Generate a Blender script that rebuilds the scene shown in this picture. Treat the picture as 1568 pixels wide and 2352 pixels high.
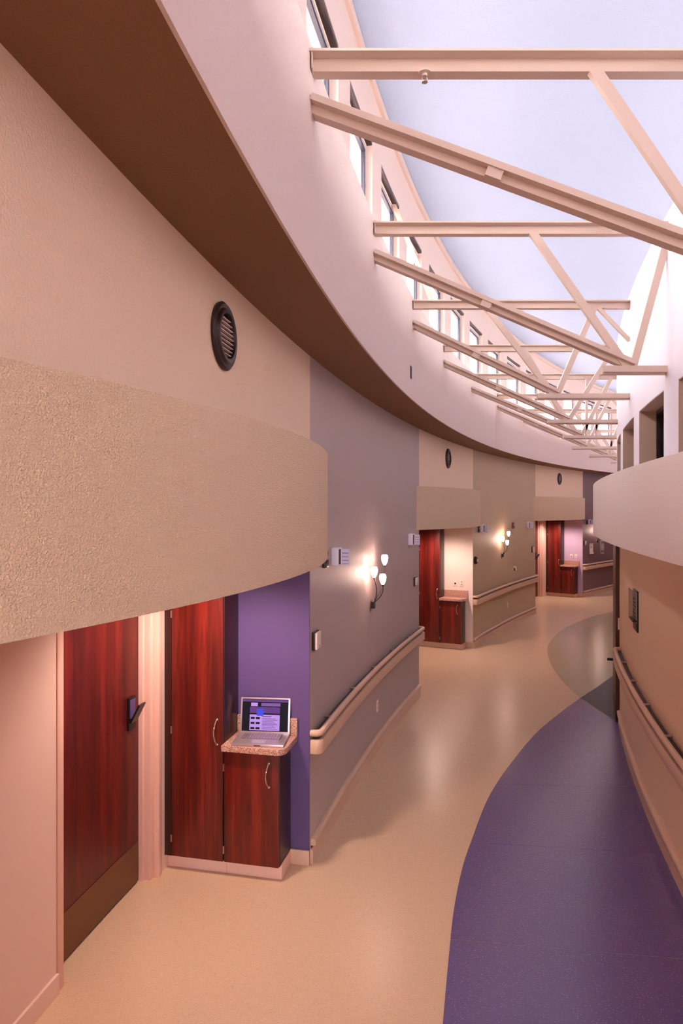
import bpy, bmesh, math, random
from mathutils import Matrix, Vector

random.seed(7)
sc = bpy.context.scene
for o in list(bpy.data.objects):
    bpy.data.objects.remove(o, do_unlink=True)
COL = sc.collection

# ------------------------------------------------------------------ camera, sky, exposure
F, H, HOR = 1568.0, 2.5, 1170.0          # focal length in px, eye height, horizon row (frame 1568 x 2352)
cd = bpy.data.cameras.new('camera'); cam = bpy.data.objects.new('camera', cd); COL.objects.link(cam)
cd.sensor_fit = 'HORIZONTAL'; cd.sensor_width = 24.0; cd.lens = 24.0
cd.shift_y = -(1176.0 - HOR) / 1568.0
cam.location = (0, 0, H); cam.rotation_euler = (math.pi / 2, 0, 0)
cd.clip_start = 0.02; cd.clip_end = 300
sc.camera = cam

world = bpy.data.worlds.new('overcast_sky'); sc.world = world; world.use_nodes = True
wn = world.node_tree.nodes; wn.clear()
wo = wn.new('ShaderNodeOutputWorld'); wb = wn.new('ShaderNodeBackground')
wb.inputs[1].default_value = 9.0
wt = wn.new('ShaderNodeTexCoord'); wx = wn.new('ShaderNodeSeparateXYZ'); wr = wn.new('ShaderNodeValToRGB')
wm = wn.new('ShaderNodeMapRange'); wm.inputs[1].default_value = -1; wm.inputs[2].default_value = 1
world.node_tree.links.new(wt.outputs['Generated'], wx.inputs[0]); world.node_tree.links.new(wx.outputs['Z'], wm.inputs[0])
world.node_tree.links.new(wm.outputs[0], wr.inputs[0])
wr.color_ramp.elements[0].position = 0.485; wr.color_ramp.elements[0].color = (0.22, 0.20, 0.19, 1)   # ground
wr.color_ramp.elements[1].position = 0.515; wr.color_ramp.elements[1].color = (1.0, 0.97, 0.97, 1)    # even overcast sky
world.node_tree.links.new(wr.outputs[0], wb.inputs[0])
world.node_tree.links.new(wb.outputs[0], wo.inputs[0])

sc.view_settings.view_transform = 'Standard'; sc.view_settings.look = 'None'
sc.view_settings.exposure = 1.5; sc.view_settings.gamma = 1.0
sc.view_settings.use_curve_mapping = False
try:
    sc.cycles.use_denoising = True
    sc.cycles.max_bounces = 14; sc.cycles.diffuse_bounces = 9; sc.cycles.glossy_bounces = 5
    sc.cycles.transparent_max_bounces = 10
    sc.cycles.sample_clamp_indirect = 8.0
    sc.cycles.caustics_reflective = False; sc.cycles.caustics_refractive = False
except Exception:
    pass

# ------------------------------------------------------------------ geometry of the corridor
CX, CY, R = 34.40, -2.95, 35.48          # centre and radius of the curved left wall
ZS, ZF, ZC = 3.58, 4.62, 6.05            # soffit, fascia top, ceiling
OFA, OWIN, ORW, ORB = 0.42, 0.27, 2.47, 2.18   # fascia, window wall, right wall, right band
TH0, TH1 = -7.0, 54.0
rad, deg = math.radians, math.degrees

def P(th, off=0.0):
    a = rad(th); r = R - off
    return (CX - r * math.cos(a), CY + r * math.sin(a))
def dth(d, off=0.0):                      # metres along the wall -> degrees
    return deg(d / (R - off))
def pol(x, y):
    dx, dy = CX - x, y - CY
    return deg(math.atan2(dy, dx)), R - math.hypot(dx, dy)
def fl(x, y, z=0.0):
    Y = (H - z) * F / (y - HOR)
    return ((x - 784) / F * Y, Y)
def ray(x, off, far=True):
    r = (x - 784) / F; b = r * CX + CY; a = r * r + 1; c = CX * CX + CY * CY - (R - off) ** 2
    s = math.sqrt(max(b * b - a * c, 0)); t = (b + s) / a if far else (b - s) / a
    return t
def onleft(x, y, off=0.0):                # pixel on a left-hand arc -> (theta, z)
    Y = ray(x, off); X = (x - 784) / F * Y
    return pol(X, Y)[0], H + (HOR - y) * Y / F
def onright(x, y, off=ORW):
    r = (x - 784) / F; b = r * CX + CY; a = r * r + 1; c = CX * CX + CY * CY - (R - off) ** 2
    Y = (b - math.sqrt(max(b * b - a * c, 0))) / a; X = r * Y
    return pol(X, Y)[0], H + (HOR - y) * Y / F
def frame(th, off=0.0, z=0.0):            # local x: out of the left wall, y: onward along the corridor
    p = P(th, off)
    return Matrix.Translation((p[0], p[1], z)) @ Matrix.Rotation(-rad(th), 4, 'Z')

# ------------------------------------------------------------------ materials
def lin(c):
    c = c / 255.0
    return c / 12.92 if c <= 0.04045 else ((c + 0.055) / 1.055) ** 2.4
def rgb(r, g, b):
    return (lin(r), lin(g), lin(b), 1)
def newmat(name):
    m = bpy.data.materials.new(name); m.use_nodes = True
    nt = m.node_tree; return m, nt, nt.nodes['Principled BSDF']
def plain(name, col, rough=0.5, metal=0.0, bump=None, spec=None, var=0.0):
    m, nt, b = newmat(name)
    b.inputs['Base Color'].default_value = col; b.inputs['Roughness'].default_value = rough
    b.inputs['Metallic'].default_value = metal
    if spec is not None: b.inputs['Specular IOR Level'].default_value = spec
    tc = nt.nodes.new('ShaderNodeTexCoord')
    if bump:
        scale, strength, dist = bump
        n = nt.nodes.new('ShaderNodeTexNoise'); n.inputs['Scale'].default_value = scale
        n.inputs['Detail'].default_value = 3; n.inputs['Roughness'].default_value = 0.55
        nt.links.new(tc.outputs['Object'], n.inputs['Vector'])
        r = nt.nodes.new('ShaderNodeMapRange'); r.inputs[1].default_value = 0.38; r.inputs[2].default_value = 0.62
        nt.links.new(n.outputs['Fac'], r.inputs[0])
        bp = nt.nodes.new('ShaderNodeBump'); bp.inputs['Strength'].default_value = strength
        bp.inputs['Distance'].default_value = dist
        nt.links.new(r.outputs[0], bp.inputs['Height']); nt.links.new(bp.outputs['Normal'], b.inputs['Normal'])
    if var:
        n2 = nt.nodes.new('ShaderNodeTexNoise'); n2.inputs['Scale'].default_value = 3.0
        nt.links.new(tc.outputs['Object'], n2.inputs['Vector'])
        mx = nt.nodes.new('ShaderNodeMix'); mx.data_type = 'RGBA'
        mx.inputs['A'].default_value = tuple(c * (1 - var) for c in col[:3]) + (1,)
        mx.inputs['B'].default_value = tuple(min(1, c * (1 + var)) for c in col[:3]) + (1,)
        nt.links.new(n2.outputs['Fac'], mx.inputs['Factor']); nt.links.new(mx.outputs['Result'], b.inputs['Base Color'])
    return m
def wood(name, c0, c1, c2, rough=0.33):
    m, nt, b = newmat(name)
    tc = nt.nodes.new('ShaderNodeTexCoord'); mp = nt.nodes.new('ShaderNodeMapping')
    mp.inputs['Scale'].default_value = (26, 26, 1.1)
    nt.links.new(tc.outputs['Object'], mp.inputs['Vector'])
    n = nt.nodes.new('ShaderNodeTexNoise'); n.inputs['Scale'].default_value = 1.6; n.inputs['Detail'].default_value = 6
    n.inputs['Roughness'].default_value = 0.65; n.inputs['Distortion'].default_value = 0.5
    nt.links.new(mp.outputs[0], n.inputs['Vector'])
    mp2 = nt.nodes.new('ShaderNodeMapping'); mp2.inputs['Scale'].default_value = (9, 9, 0.35)
    nt.links.new(tc.outputs['Object'], mp2.inputs['Vector'])
    n2 = nt.nodes.new('ShaderNodeTexNoise'); n2.inputs['Scale'].default_value = 1.0; n2.inputs['Detail'].default_value = 2
    nt.links.new(mp2.outputs[0], n2.inputs['Vector'])
    ad = nt.nodes.new('ShaderNodeMath'); ad.operation = 'MULTIPLY_ADD'; ad.inputs[1].default_value = 0.55
    nt.links.new(n.outputs['Fac'], ad.inputs[0])
    ml = nt.nodes.new('ShaderNodeMath'); ml.operation = 'MULTIPLY'; ml.inputs[1].default_value = 0.45
    nt.links.new(n2.outputs['Fac'], ml.inputs[0]); nt.links.new(ml.outputs[0], ad.inputs[2])
    cr = nt.nodes.new('ShaderNodeValToRGB'); e = cr.color_ramp.elements
    e[0].position = 0.33; e[0].color = c0; e[1].position = 0.68; e[1].color = c2
    x = cr.color_ramp.elements.new(0.5); x.color = c1
    nt.links.new(ad.outputs[0], cr.inputs[0]); nt.links.new(cr.outputs[0], b.inputs['Base Color'])
    b.inputs['Roughness'].default_value = rough
    return m
def flecked(name, base, dark, light, rough, scale=130.0, mottled=0.06, fleck=0.16, ior=1.55):
    m, nt, b = newmat(name)
    tc = nt.nodes.new('ShaderNodeTexCoord')
    def flecks(sc_, thr):
        v = nt.nodes.new('ShaderNodeTexVoronoi'); v.inputs['Scale'].default_value = sc_
        nt.links.new(tc.outputs['Object'], v.inputs['Vector'])
        l = nt.nodes.new('ShaderNodeMath'); l.operation = 'LESS_THAN'; l.inputs[1].default_value = thr
        nt.links.new(v.outputs['Distance'], l.inputs[0]); return l
    n = nt.nodes.new('ShaderNodeTexNoise'); n.inputs['Scale'].default_value = 22; n.inputs['Detail'].default_value = 5
    nt.links.new(tc.outputs['Object'], n.inputs['Vector'])
    mx = nt.nodes.new('ShaderNodeMix'); mx.data_type = 'RGBA'
    mx.inputs['A'].default_value = tuple(c * (1 - mottled) for c in base[:3]) + (1,)
    mx.inputs['B'].default_value = tuple(min(1, c * (1 + mottled)) for c in base[:3]) + (1,)
    nt.links.new(n.outputs['Fac'], mx.inputs['Factor'])
    m1 = nt.nodes.new('ShaderNodeMix'); m1.data_type = 'RGBA'; m1.inputs['B'].default_value = dark
    nt.links.new(flecks(scale, fleck).outputs[0], m1.inputs['Factor']); nt.links.new(mx.outputs['Result'], m1.inputs['A'])
    m2 = nt.nodes.new('ShaderNodeMix'); m2.data_type = 'RGBA'; m2.inputs['B'].default_value = light
    nt.links.new(flecks(scale * 0.77, fleck).outputs[0], m2.inputs['Factor']); nt.links.new(m1.outputs['Result'], m2.inputs['A'])
    nt.links.new(m2.outputs['Result'], b.inputs['Base Color'])
    b.inputs['Roughness'].default_value = rough; b.inputs['IOR'].default_value = ior
    nb = nt.nodes.new('ShaderNodeTexNoise'); nb.inputs['Scale'].default_value = 5; nb.inputs['Detail'].default_value = 2
    nt.links.new(tc.outputs['Object'], nb.inputs['Vector'])
    bp = nt.nodes.new('ShaderNodeBump'); bp.inputs['Strength'].default_value = 0.03; bp.inputs['Distance'].default_value = 0.02
    nt.links.new(nb.outputs['Fac'], bp.inputs['Height']); nt.links.new(bp.outputs['Normal'], b.inputs['Normal'])
    return m
def emit(name, col, strength):
    m, nt, b = newmat(name)
    b.inputs['Base Color'].default_value = col; b.inputs['Emission Color'].default_value = col
    b.inputs['Emission Strength'].default_value = strength; b.inputs['Roughness'].default_value = 0.5; b.inputs['Specular IOR Level'].default_value = 0.15
    return m
def glass(name, tint, gloss=0.12):
    m, nt, b = newmat(name); nt.nodes.remove(b)
    out = [n for n in nt.nodes if n.type == 'OUTPUT_MATERIAL'][0]
    t = nt.nodes.new('ShaderNodeBsdfTransparent'); t.inputs[0].default_value = tint
    g = nt.nodes.new('ShaderNodeBsdfGlossy'); g.inputs['Roughness'].default_value = 0.02
    fr = nt.nodes.new('ShaderNodeValue'); fr.outputs[0].default_value = gloss
    mx = nt.nodes.new('ShaderNodeMixShader')
    nt.links.new(fr.outputs[0], mx.inputs[0]); nt.links.new(t.outputs[0], mx.inputs[1]); nt.links.new(g.outputs[0], mx.inputs[2])
    nt.links.new(mx.outputs[0], out.inputs[0]); return m

M = dict(
    reveal=plain('tan_reveal_shade', rgb(196, 166, 146), 0.6),
    fascia=plain('fascia_plaster', rgb(214, 194, 186), 0.7, bump=(110, 0.35, 0.003)),
    soffit=plain('brown_soffit', rgb(128, 87, 55), 0.7, bump=(110, 0.3, 0.003)),
    band=plain('knockdown_plaster', rgb(226, 198, 166), 0.7, bump=(165, 0.85, 0.004)),
    beige=plain('beige_plaster', rgb(232, 205, 178), 0.6, bump=(115, 0.3, 0.003)),
    rband=plain('pink_beige_plaster', rgb(240, 227, 221), 0.7, bump=(115, 0.35, 0.003)),
    gray=plain('gray_violet_paint', rgb(178, 160, 156), 0.5, bump=(160, 0.15, 0.001)),
    olive=plain('olive_paint', rgb(188, 165, 136), 0.55, bump=(160, 0.15, 0.001)),
    plum=plain('plum_paint', rgb(114, 84, 88), 0.55, bump=(160, 0.15, 0.001)),
    purple=plain('purple_paint', rgb(92, 71, 122), 0.5, bump=(160, 0.15, 0.001)),
    cream=plain('cream_paint', rgb(232, 212, 200), 0.5, bump=(160, 0.15, 0.001)),
    lilac=plain('lilac_paint', rgb(196, 170, 200), 0.5, bump=(160, 0.15, 0.001)),
    tan=plain('tan_paint', rgb(234, 202, 170), 0.5, bump=(160, 0.15, 0.001)),
    white=plain('white_paint', rgb(222, 214, 222), 0.6),
    recess=plain('recess_paint', rgb(226, 196, 182), 0.45),
    ceil=plain('pale_blue_ceiling_paint', rgb(196, 219, 247), 0.8, bump=(60, 0.4, 0.004)),
    trim=plain('beige_vinyl', rgb(208, 172, 148), 0.35),
    trimdark=plain('dark_trim_and_shade', rgb(60, 46, 42), 0.5),
    jamb=plain('pink_beige_metal_frame', rgb(226, 184, 170), 0.35),
    steel=plain('cream_painted_steel', rgb(206, 184, 168), 0.45),
    black=plain('black_plastic', rgb(22, 18, 20), 0.35),
    brown=plain('dark_bronze', rgb(56, 40, 40), 0.35, metal=0.35),
    bronze=plain('bronze_kick_plate', rgb(120, 84, 60), 0.32, metal=0.75),
    chrome=plain('brushed_nickel', rgb(190, 176, 160), 0.3, metal=1.0),
    alu=plain('laptop_aluminium', rgb(196, 176, 182), 0.35, metal=0.7),
    plate=plain('ivory_plastic', rgb(236, 218, 208), 0.4),
    callw=plain('white_plastic', rgb(228, 222, 240), 0.4),
    calls=plain('lilac_louver_plastic', rgb(176, 164, 206), 0.4),
    red=plain('dark_red_plastic', rgb(84, 30, 28), 0.4),
    silver=plain('silver_panel', rgb(176, 166, 168), 0.4, metal=0.3),
    gasket=plain('dark_window_gasket', rgb(48, 50, 66), 0.4),
    wframe=plain('white_window_frame', rgb(236, 232, 238), 0.4),
    wwall=plain('clerestory_paint', rgb(238, 218, 204), 0.55),
    wood=wood('cherry_wood', rgb(58, 14, 9), rgb(94, 22, 15), rgb(136, 38, 24)),
    wooddoor=wood('cherry_door_wood', rgb(52, 13, 10), rgb(86, 20, 16), rgb(120, 32, 22), 0.4),
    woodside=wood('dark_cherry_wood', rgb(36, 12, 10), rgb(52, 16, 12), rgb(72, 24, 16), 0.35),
    rdoor=wood('brown_door_wood', rgb(56, 30, 18), rgb(78, 44, 26), rgb(98, 58, 36), 0.4),
    granite=flecked('pink_granite_laminate', rgb(184, 134, 114), rgb(92, 56, 48), rgb(226, 190, 174), 0.3, 170, 0.12, 0.38),
    floor=flecked('beige_linoleum', rgb(212, 180, 148), rgb(150, 114, 86), rgb(236, 214, 190), 0.27, 120, 0.05, 0.15),
    pfloor=flecked('purple_linoleum', rgb(98, 80, 128), rgb(46, 34, 62), rgb(200, 190, 216), 0.24, 110, 0.08, 0.12),
    gfloor=flecked('sage_linoleum', rgb(172, 158, 128), rgb(130, 116, 90), rgb(206, 194, 166), 0.24, 120, 0.05, 0.14),
    ofloor=flecked('dark_plum_linoleum', rgb(36, 22, 36), rgb(20, 12, 22), rgb(150, 140, 160), 0.36, 110, 0.08, 0.12, 1.3),
    pane=glass('clear_glass', (0.97, 0.97, 0.99, 1), 0.04),
    dpane=glass('interior_glass', (0.75, 0.74, 0.72, 1)),
    shade=emit('lit_frosted_glass', (1.0, 0.67, 0.55, 1), 14.0),
    lens=emit('downlight_lens', (1.0, 0.74, 0.62, 1), 6.0),
    scr0=emit('screen_black', (0.004, 0.004, 0.01, 1), 0.1),
    scr1=emit('screen_lilac', (0.20, 0.13, 0.36, 1), 0.42),
    scr2=emit('screen_blue', (0.02, 0.03, 0.30, 1), 0.5),
    scr3=emit('screen_violet', (0.05, 0.02, 0.10, 1), 0.4),
    scr4=emit('screen_dim_text', (0.09, 0.05, 0.18, 1), 0.35),
)

# ------------------------------------------------------------------ mesh helpers
class MB:
    def __init__(s): s.v = []; s.f = []
    def add(s, vs, fs, m=None):
        b = len(s.v)
        s.v += [tuple(m @ Vector(p)) for p in vs] if m is not None else [tuple(p) for p in vs]
        s.f += [tuple(b + i for i in f) for f in fs]; return s
    def box(s, x0, x1, y0, y1, z0, z1, m=None):
        return s.add([(x0, y0, z0), (x1, y0, z0), (x1, y1, z0), (x0, y1, z0), (x0, y0, z1), (x1, y0, z1), (x1, y1, z1), (x0, y1, z1)],
                     [(0, 3, 2, 1), (4, 5, 6, 7), (0, 1, 5, 4), (1, 2, 6, 5), (2, 3, 7, 6), (3, 0, 4, 7)], m)
    def prism(s, poly, z0, z1, m=None):
        n = len(poly)
        return s.add([(x, y, z0) for x, y in poly] + [(x, y, z1) for x, y in poly],
                     [tuple(range(n - 1, -1, -1)), tuple(range(n, 2 * n))] + [(i, (i + 1) % n, n + (i + 1) % n, n + i) for i in range(n)], m)
    def grid(s, rings, closed=True, caps=True):
        k = len(rings[0]); n = len(rings); fs = []
        for i in range(n - 1):
            for j in range(k if closed else k - 1):
                a, b = i * k + j, i * k + (j + 1) % k
                fs.append((a, b, b + k, a + k))
        if caps and closed: fs += [tuple(range(k - 1, -1, -1)), tuple(range((n - 1) * k, n * k))]
        return s.add([p for r in rings for p in r], fs)
    def sweep(s, prof, th0, th1, step=0.6):
        n = max(1, int(math.ceil(abs(th1 - th0) / step)))
        rings = []
        for i in range(n + 1):
            th = th0 + (th1 - th0) * i / n
            rings.append([P(th, o) + (z,) for o, z in prof])
        return s.grid(rings)
    def cbox(s, o0, o1, th0, th1, z0, z1, step=0.6):
        return s.sweep([(o0, z0), (o1, z0), (o1, z1), (o0, z1)], th0, th1, step)
    def path(s, pts, prof):                      # pts: 2D path; prof: (lateral to the right of travel, z)
        n = len(pts); rings = []
        for i in range(n):
            a = Vector(pts[max(0, i - 1)]); b = Vector(pts[min(n - 1, i + 1)]); d = (b - a).normalized()
            r = Vector((d.y, -d.x)); sc_ = 1.0
            if 0 < i < n - 1:
                d1 = (Vector(pts[i]) - a).normalized(); c = max(0.5, d1.dot(d)); sc_ = 1 / c
            rings.append([(pts[i][0] + r.x * l * sc_, pts[i][1] + r.y * l * sc_, z) for l, z in prof])
        return s.grid(rings)
    def tube(s, pts, rad_, n=8, m=None):
        pts = [Vector(p) for p in pts]; rs = rad_ if isinstance(rad_, (list, tuple)) else [rad_] * len(pts)
        rings = []; up = Vector((0.31, 0.23, 0.92)).normalized()
        for i, p in enumerate(pts):
            d = (pts[min(len(pts) - 1, i + 1)] - pts[max(0, i - 1)]).normalized()
            u = d.cross(up)
            if u.length < 1e-4: u = d.cross(Vector((1, 0, 0)))
            u.normalize(); w = d.cross(u)
            rings.append([tuple(p + (u * math.cos(2 * math.pi * j / n) + w * math.sin(2 * math.pi * j / n)) * rs[i]) for j in range(n)])
        if m is not None: rings = [[tuple(m @ Vector(q)) for q in r] for r in rings]
        return s.grid(rings)
    def lathe(s, prof, n=20, m=None):             # prof (r, z) from bottom to top
        rings = [[(r * math.cos(2 * math.pi * j / n), r * math.sin(2 * math.pi * j / n), z) for j in range(n)] for r, z in prof]
        if m is not None: rings = [[tuple(m @ Vector(q)) for q in r] for r in rings]
        return s.grid(rings)
    def build(s, name, mat, parent=None, world=False, bevel=0.0, smooth=35):
        vs = s.v
        if parent is not None and world:
            rt = parent
            while rt.parent is not None: rt = rt.parent
            inv = WM[rt.name].inverted(); vs = [tuple(inv @ Vector(p)) for p in vs]
        me = bpy.data.meshes.new(name); me.from_pydata(vs, [], s.f); me.validate()
        bm = bmesh.new(); bm.from_mesh(me)
        bmesh.ops.recalc_face_normals(bm, faces=bm.faces[:])
        if bevel:
            bmesh.ops.bevel(bm, geom=bm.edges[:], offset=bevel, segments=2, affect='EDGES', profile=0.6, clamp_overlap=True)
        bm.to_mesh(me); bm.free()
        for p in me.polygons: p.use_smooth = True
        me.set_sharp_from_angle(angle=rad(smooth))
        me.materials.append(M[mat] if isinstance(mat, str) else mat)
        o = bpy.data.objects.new(name, me); COL.objects.link(o)
        if parent is not None: o.parent = parent
        return o
WM = {}
def tag(o, label, cat, group=None, kind=None):
    o['label'] = label; o['category'] = cat
    if group: o['group'] = group
    if kind: o['kind'] = kind
    return o
def thing(name, label, cat, m=None, group=None, kind=None):
    o = bpy.data.objects.new(name, None); COL.objects.link(o)
    o.empty_display_size = 0.1
    m = m if m is not None else Matrix.Identity(4)
    o.matrix_world = m; WM[o.name] = m.copy()
    return tag(o, label, cat, group, kind)
def B(*a, **k): return MB().box(*a, **k)
def struct(mb, name, mat, label, cat='wall', **k):
    return tag(mb.build(name, mat, **k), label, cat, kind='structure')

# ================================================================== SETTING
BAYS = [(6.75, 12.63), (19.88, 25.48), (33.02, 39.09)]
BAYN = ['nearest recess', 'middle recess', 'farthest recess']

# floor with inlays
floor = struct(MB().cbox(-1.25, 3.75, TH0, TH1, -0.12, 0.0, 1.0), 'floor', 'floor', 'glossy beige speckled linoleum floor of the curved corridor', 'floor')
def poly_at(pts, z):
    bm = bmesh.new(); vs = [bm.verts.new((p[0], p[1], z)) for p in pts]; bm.faces.new(vs)
    return bm
def inlay(name, pts, z, mat, label, cuts=()):
    root = None
    polys = [poly_at(pts, z)]
    for (co, no) in cuts:
        nxt = []
        for bm in polys:
            for sgn in (1, -1):
                b2 = bm.copy()
                g = b2.verts[:] + b2.edges[:] + b2.faces[:]
                bmesh.ops.bisect_plane(b2, geom=g, plane_co=(co[0] + no[0] * 0.0022 * sgn, co[1] + no[1] * 0.0022 * sgn, 0), plane_no=no, clear_outer=(sgn < 0), clear_inner=(sgn > 0))
                if len(b2.faces): nxt.append(b2)
            bm.free()
        polys = nxt
    if len(polys) > 1:
        root = thing(name, label, 'floor', Matrix.Translation((pts[0][0], pts[0][1], 0)), kind='structure')
    for bm in polys:
        for fc in bm.faces[:]:
            top = fc.verts[:]; low = [bm.verts.new((v.co.x, v.co.y, -0.001)) for v in top]
            for i in range(len(top)):
                j = (i + 1) % len(top); bm.faces.new((top[i], low[i], low[j], top[j]))
        bmesh.ops.recalc_face_normals(bm, faces=bm.faces[:])
        bm.faces.ensure_lookup_table()
        up_ = [f for f in bm.faces if abs(f.normal.z) > 0.5]
        if up_ and up_[0].normal.z < 0: bmesh.ops.reverse_faces(bm, faces=bm.faces[:])
        bmesh.ops.triangulate(bm, faces=up_)
        nm = 'floor_sheet' if root else name
        me = bpy.data.meshes.new(nm)
        if root: bmesh.ops.translate(bm, verts=bm.verts[:], vec=(-pts[0][0], -pts[0][1], 0))
        bm.to_mesh(me); bm.free(); me.materials.append(M[mat])
        o = bpy.data.objects.new(nm, me); COL.objects.link(o)
        if root: o.parent = root
        else: tag(o, label, 'floor', kind='structure')
PB = [(1016.5, 2352), (1031, 2190), (1043, 2083), (1062, 1992), (1082.7, 1930), (1120, 1835), (1165, 1764), (1227, 1688), (1285, 1638), (1333, 1603), (1372, 1577.6), (1413, 1548)]
GBa = [(1424, 1663), (1372, 1630), (1333, 1603), (1289, 1562), (1264.6, 1525), (1257, 1498), (1260, 1479), (1281, 1454), (1314, 1434), (1364, 1415), (1413, 1404)]
def smooth_px(pts, n=6):
    q = [Vector(fl(*p)) for p in pts]; out = []
    for i in range(len(q) - 1):
        p0, p1, p2, p3 = q[max(0, i - 1)], q[i], q[i + 1], q[min(len(q) - 1, i + 2)]
        for k in range(n):
            t = k / n
            out.append(tuple(0.5 * ((2 * p1) + (p2 - p0) * t + (2 * p0 - 5 * p1 + 4 * p2 - p3) * t * t + (3 * p1 - p0 - 3 * p2 + p3) * t ** 3)))
    out.append(tuple(q[-1])); return out
pb = smooth_px(PB)
pur = [P(-6.9, 1.15), (0.30, -1.0), (0.34, 0.8), (0.40, 2.0)] + pb + [P(24.6, ORW)] + [P(t, ORW) for t in range(23, -7, -2)]
seam = []
for (xa, ya, xb, yb) in [(1205, 1803, 1375, 1808), (1170, 1941, 1405, 1954), (1040, 2158, 1380, 2187)]:
    a, b = Vector(fl(xa, ya)), Vector(fl(xb, yb)); d = (b - a).normalized()
    seam.append(((a.x, a.y), (-d.y, d.x, 0)))
seam.append(((1.0, 2.75), (0.15, 0.99, 0)))
inlay('floor_inlay', pur, 0.002, 'pfloor', 'dark purple speckled linoleum sweep along the right side of the floor', seam)
gb = smooth_px(GBa)
gre = [P(19.3, ORW)] + gb + [(8.6, 17.6), P(39, ORW)] + [P(t, ORW) for t in range(38, 19, -2)]
inlay('floor_inlay', gre, 0.001, 'gfloor', 'sage green linoleum disc on the floor beyond the purple sweep')
cross = fl(1333, 1603)
ov = [cross] + [p for p in pb if p[1] > cross[1] + 0.02] + [P(24.6, ORW)] + [P(t, ORW) for t in (23, 22, 21, 20, 19.3)] + [fl(1424, 1663), fl(1372, 1630)]
inlay('floor_inlay', ov, 0.003, 'ofloor', 'dark plum triangle where the green disc and purple sweep overlap')

# left wall panels between the recesses
def wall_left(th0, th1, mat, label):
    return struct(MB().cbox(-1.15, 0, th0, th1, 0, ZS), 'wall_left', mat, label)
wall_left(TH0, BAYS[0][0], 'beige', 'beige wall behind the camera before the nearest recess')
wall_left(BAYS[0][1], BAYS[1][0], 'gray', 'gray violet curved wall panel after the nearest recess')
wall_left(BAYS[1][1], BAYS[2][0], 'olive', 'olive curved wall panel after the middle recess')
wall_left(BAYS[2][1], TH1, 'plum', 'dark plum curved wall panel after the farthest recess')
# fascia and soffit block over the left wall
struct(MB().cbox(-0.05, OFA - 0.012, TH0, TH1, ZS, ZS + 0.012, 0.5), 'ceiling_soffit', 'soffit', 'brown soffit running along the top of the left wall', 'soffit')  # soffit coloured darker and browner than the fascia
fas = struct(MB().sweep([(-1.15, ZS + 0.012), (OFA - 0.012, ZS + 0.012), (OFA - 0.012, ZS - 0.001), (OFA, ZS - 0.001), (OFA, ZF - 0.02), (-1.15, ZF - 0.02)], TH0, TH1, 0.5), 'wall_fascia', 'fascia', 'pale pink curved plaster fascia under the clerestory windows', 'fascia')
t_, z_ = onleft(1138, 1000, OFA)
MB().cbox(OFA, OFA + 0.002, t_ - 0.01, t_ + 0.02, ZS + 0.01, ZF - 0.05).build('control_joint', 'trim', fas)
# ceiling
struct(MB().cbox(-0.5, 3.9, TH0, TH1, ZC, ZC + 0.15, 1.0), 'ceiling', 'ceil', 'pale blue textured ceiling high over the corridor', 'ceiling')
# end walls
def glazed_end(name, tha, thb, label, wlabel, n):
    o = [-1.25, 0.12, 1.22, 2.33, 3.9]
    wl = MB(); wl.cbox(-1.25, 0.12, tha, thb, 0, ZC); wl.cbox(2.33, 3.9, tha, thb, 0, ZC); wl.cbox(0.12, 2.33, tha, thb, 4.4, ZC); wl.cbox(0.12, 2.33, tha, thb, 0, 0.12)
    struct(wl, name, 'cream', label)
    w = thing(f'window_{n}', wlabel, 'window', frame(tha, 0.12, 0.12), kind='structure')
    fr = MB()
    for k in (0.12, 0.80, 1.52, 2.27): fr.cbox(k, k + 0.06, tha + 0.05, thb - 0.05, 0.12, 4.4)
    for z in (0.12, 2.2, 4.34): fr.cbox(0.18, 2.27, tha + 0.05, thb - 0.05, z, z + 0.06)
    fr.build('window_frame', 'wframe', w, world=True)
    MB().cbox(0.18, 2.27, (tha + thb) / 2 - 0.004, (tha + thb) / 2 + 0.004, 0.18, 4.34).build('pane', 'pane', w, world=True)
glazed_end('wall_back', TH0 - 0.3, TH0, 'cream end wall behind the camera around the added tall window', 'unseen tall window added behind the camera to brighten the corridor', 60)  # window added out of view to brighten the lower corridor
struct(MB().cbox(-1.25, 3.9, TH1, TH1 + 0.3, 0, ZC), 'wall_far', 'cream', 'cream end wall far around the curve')

# right wall: lower tan part with door opening, upper white part with window openings
DR0, DR1 = 19.25, 24.9
struct(MB().cbox(ORW, ORW + 0.22, TH0, DR0, 0, 2.5), 'wall_right', 'tan', 'tan lower wall on the right behind the handrail')
struct(MB().cbox(ORW, ORW + 0.22, DR1, TH1, 0, 2.5), 'wall_right', 'tan', 'tan lower wall on the right beyond the brown doors')
struct(MB().cbox(ORW, ORW + 0.22, DR0, DR1, 2.20, 2.5), 'wall_right', 'tan', 'tan lintel over the brown doors on the right')
struct(MB().cbox(ORB, ORW, TH0, TH1, 2.213, 2.793, 0.5), 'wall_band', 'rband', 'pinkish textured plaster band running along the right wall', 'plaster band')
ZO0, ZO1 = 2.62, 3.375
e = [onright(x, 900)[0] for x in (1557, 1524, 1467, 1455, 1432)]
wd = e[2] - e[1]
OPEN = [(e[0] - wd, e[0]), (e[1], e[2]), (e[3], e[3] + wd)]
g = OPEN[2][0] - OPEN[1][1]
OPEN.insert(0, (OPEN[0][0] - g - wd, OPEN[0][0] - g))
for k in range(3): OPEN.append((OPEN[-1][1] + g, OPEN[-1][1] + g + wd))
up = MB(); up.cbox(ORW, ORW + 0.24, TH0, TH1, ZO1, ZF); up.cbox(ORW, ORW + 0.24, TH0, TH1, 2.5, ZO0)
prev = TH0
for a, b in OPEN: up.cbox(ORW, ORW + 0.24, prev, a, ZO0, ZO1); prev = b
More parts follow.
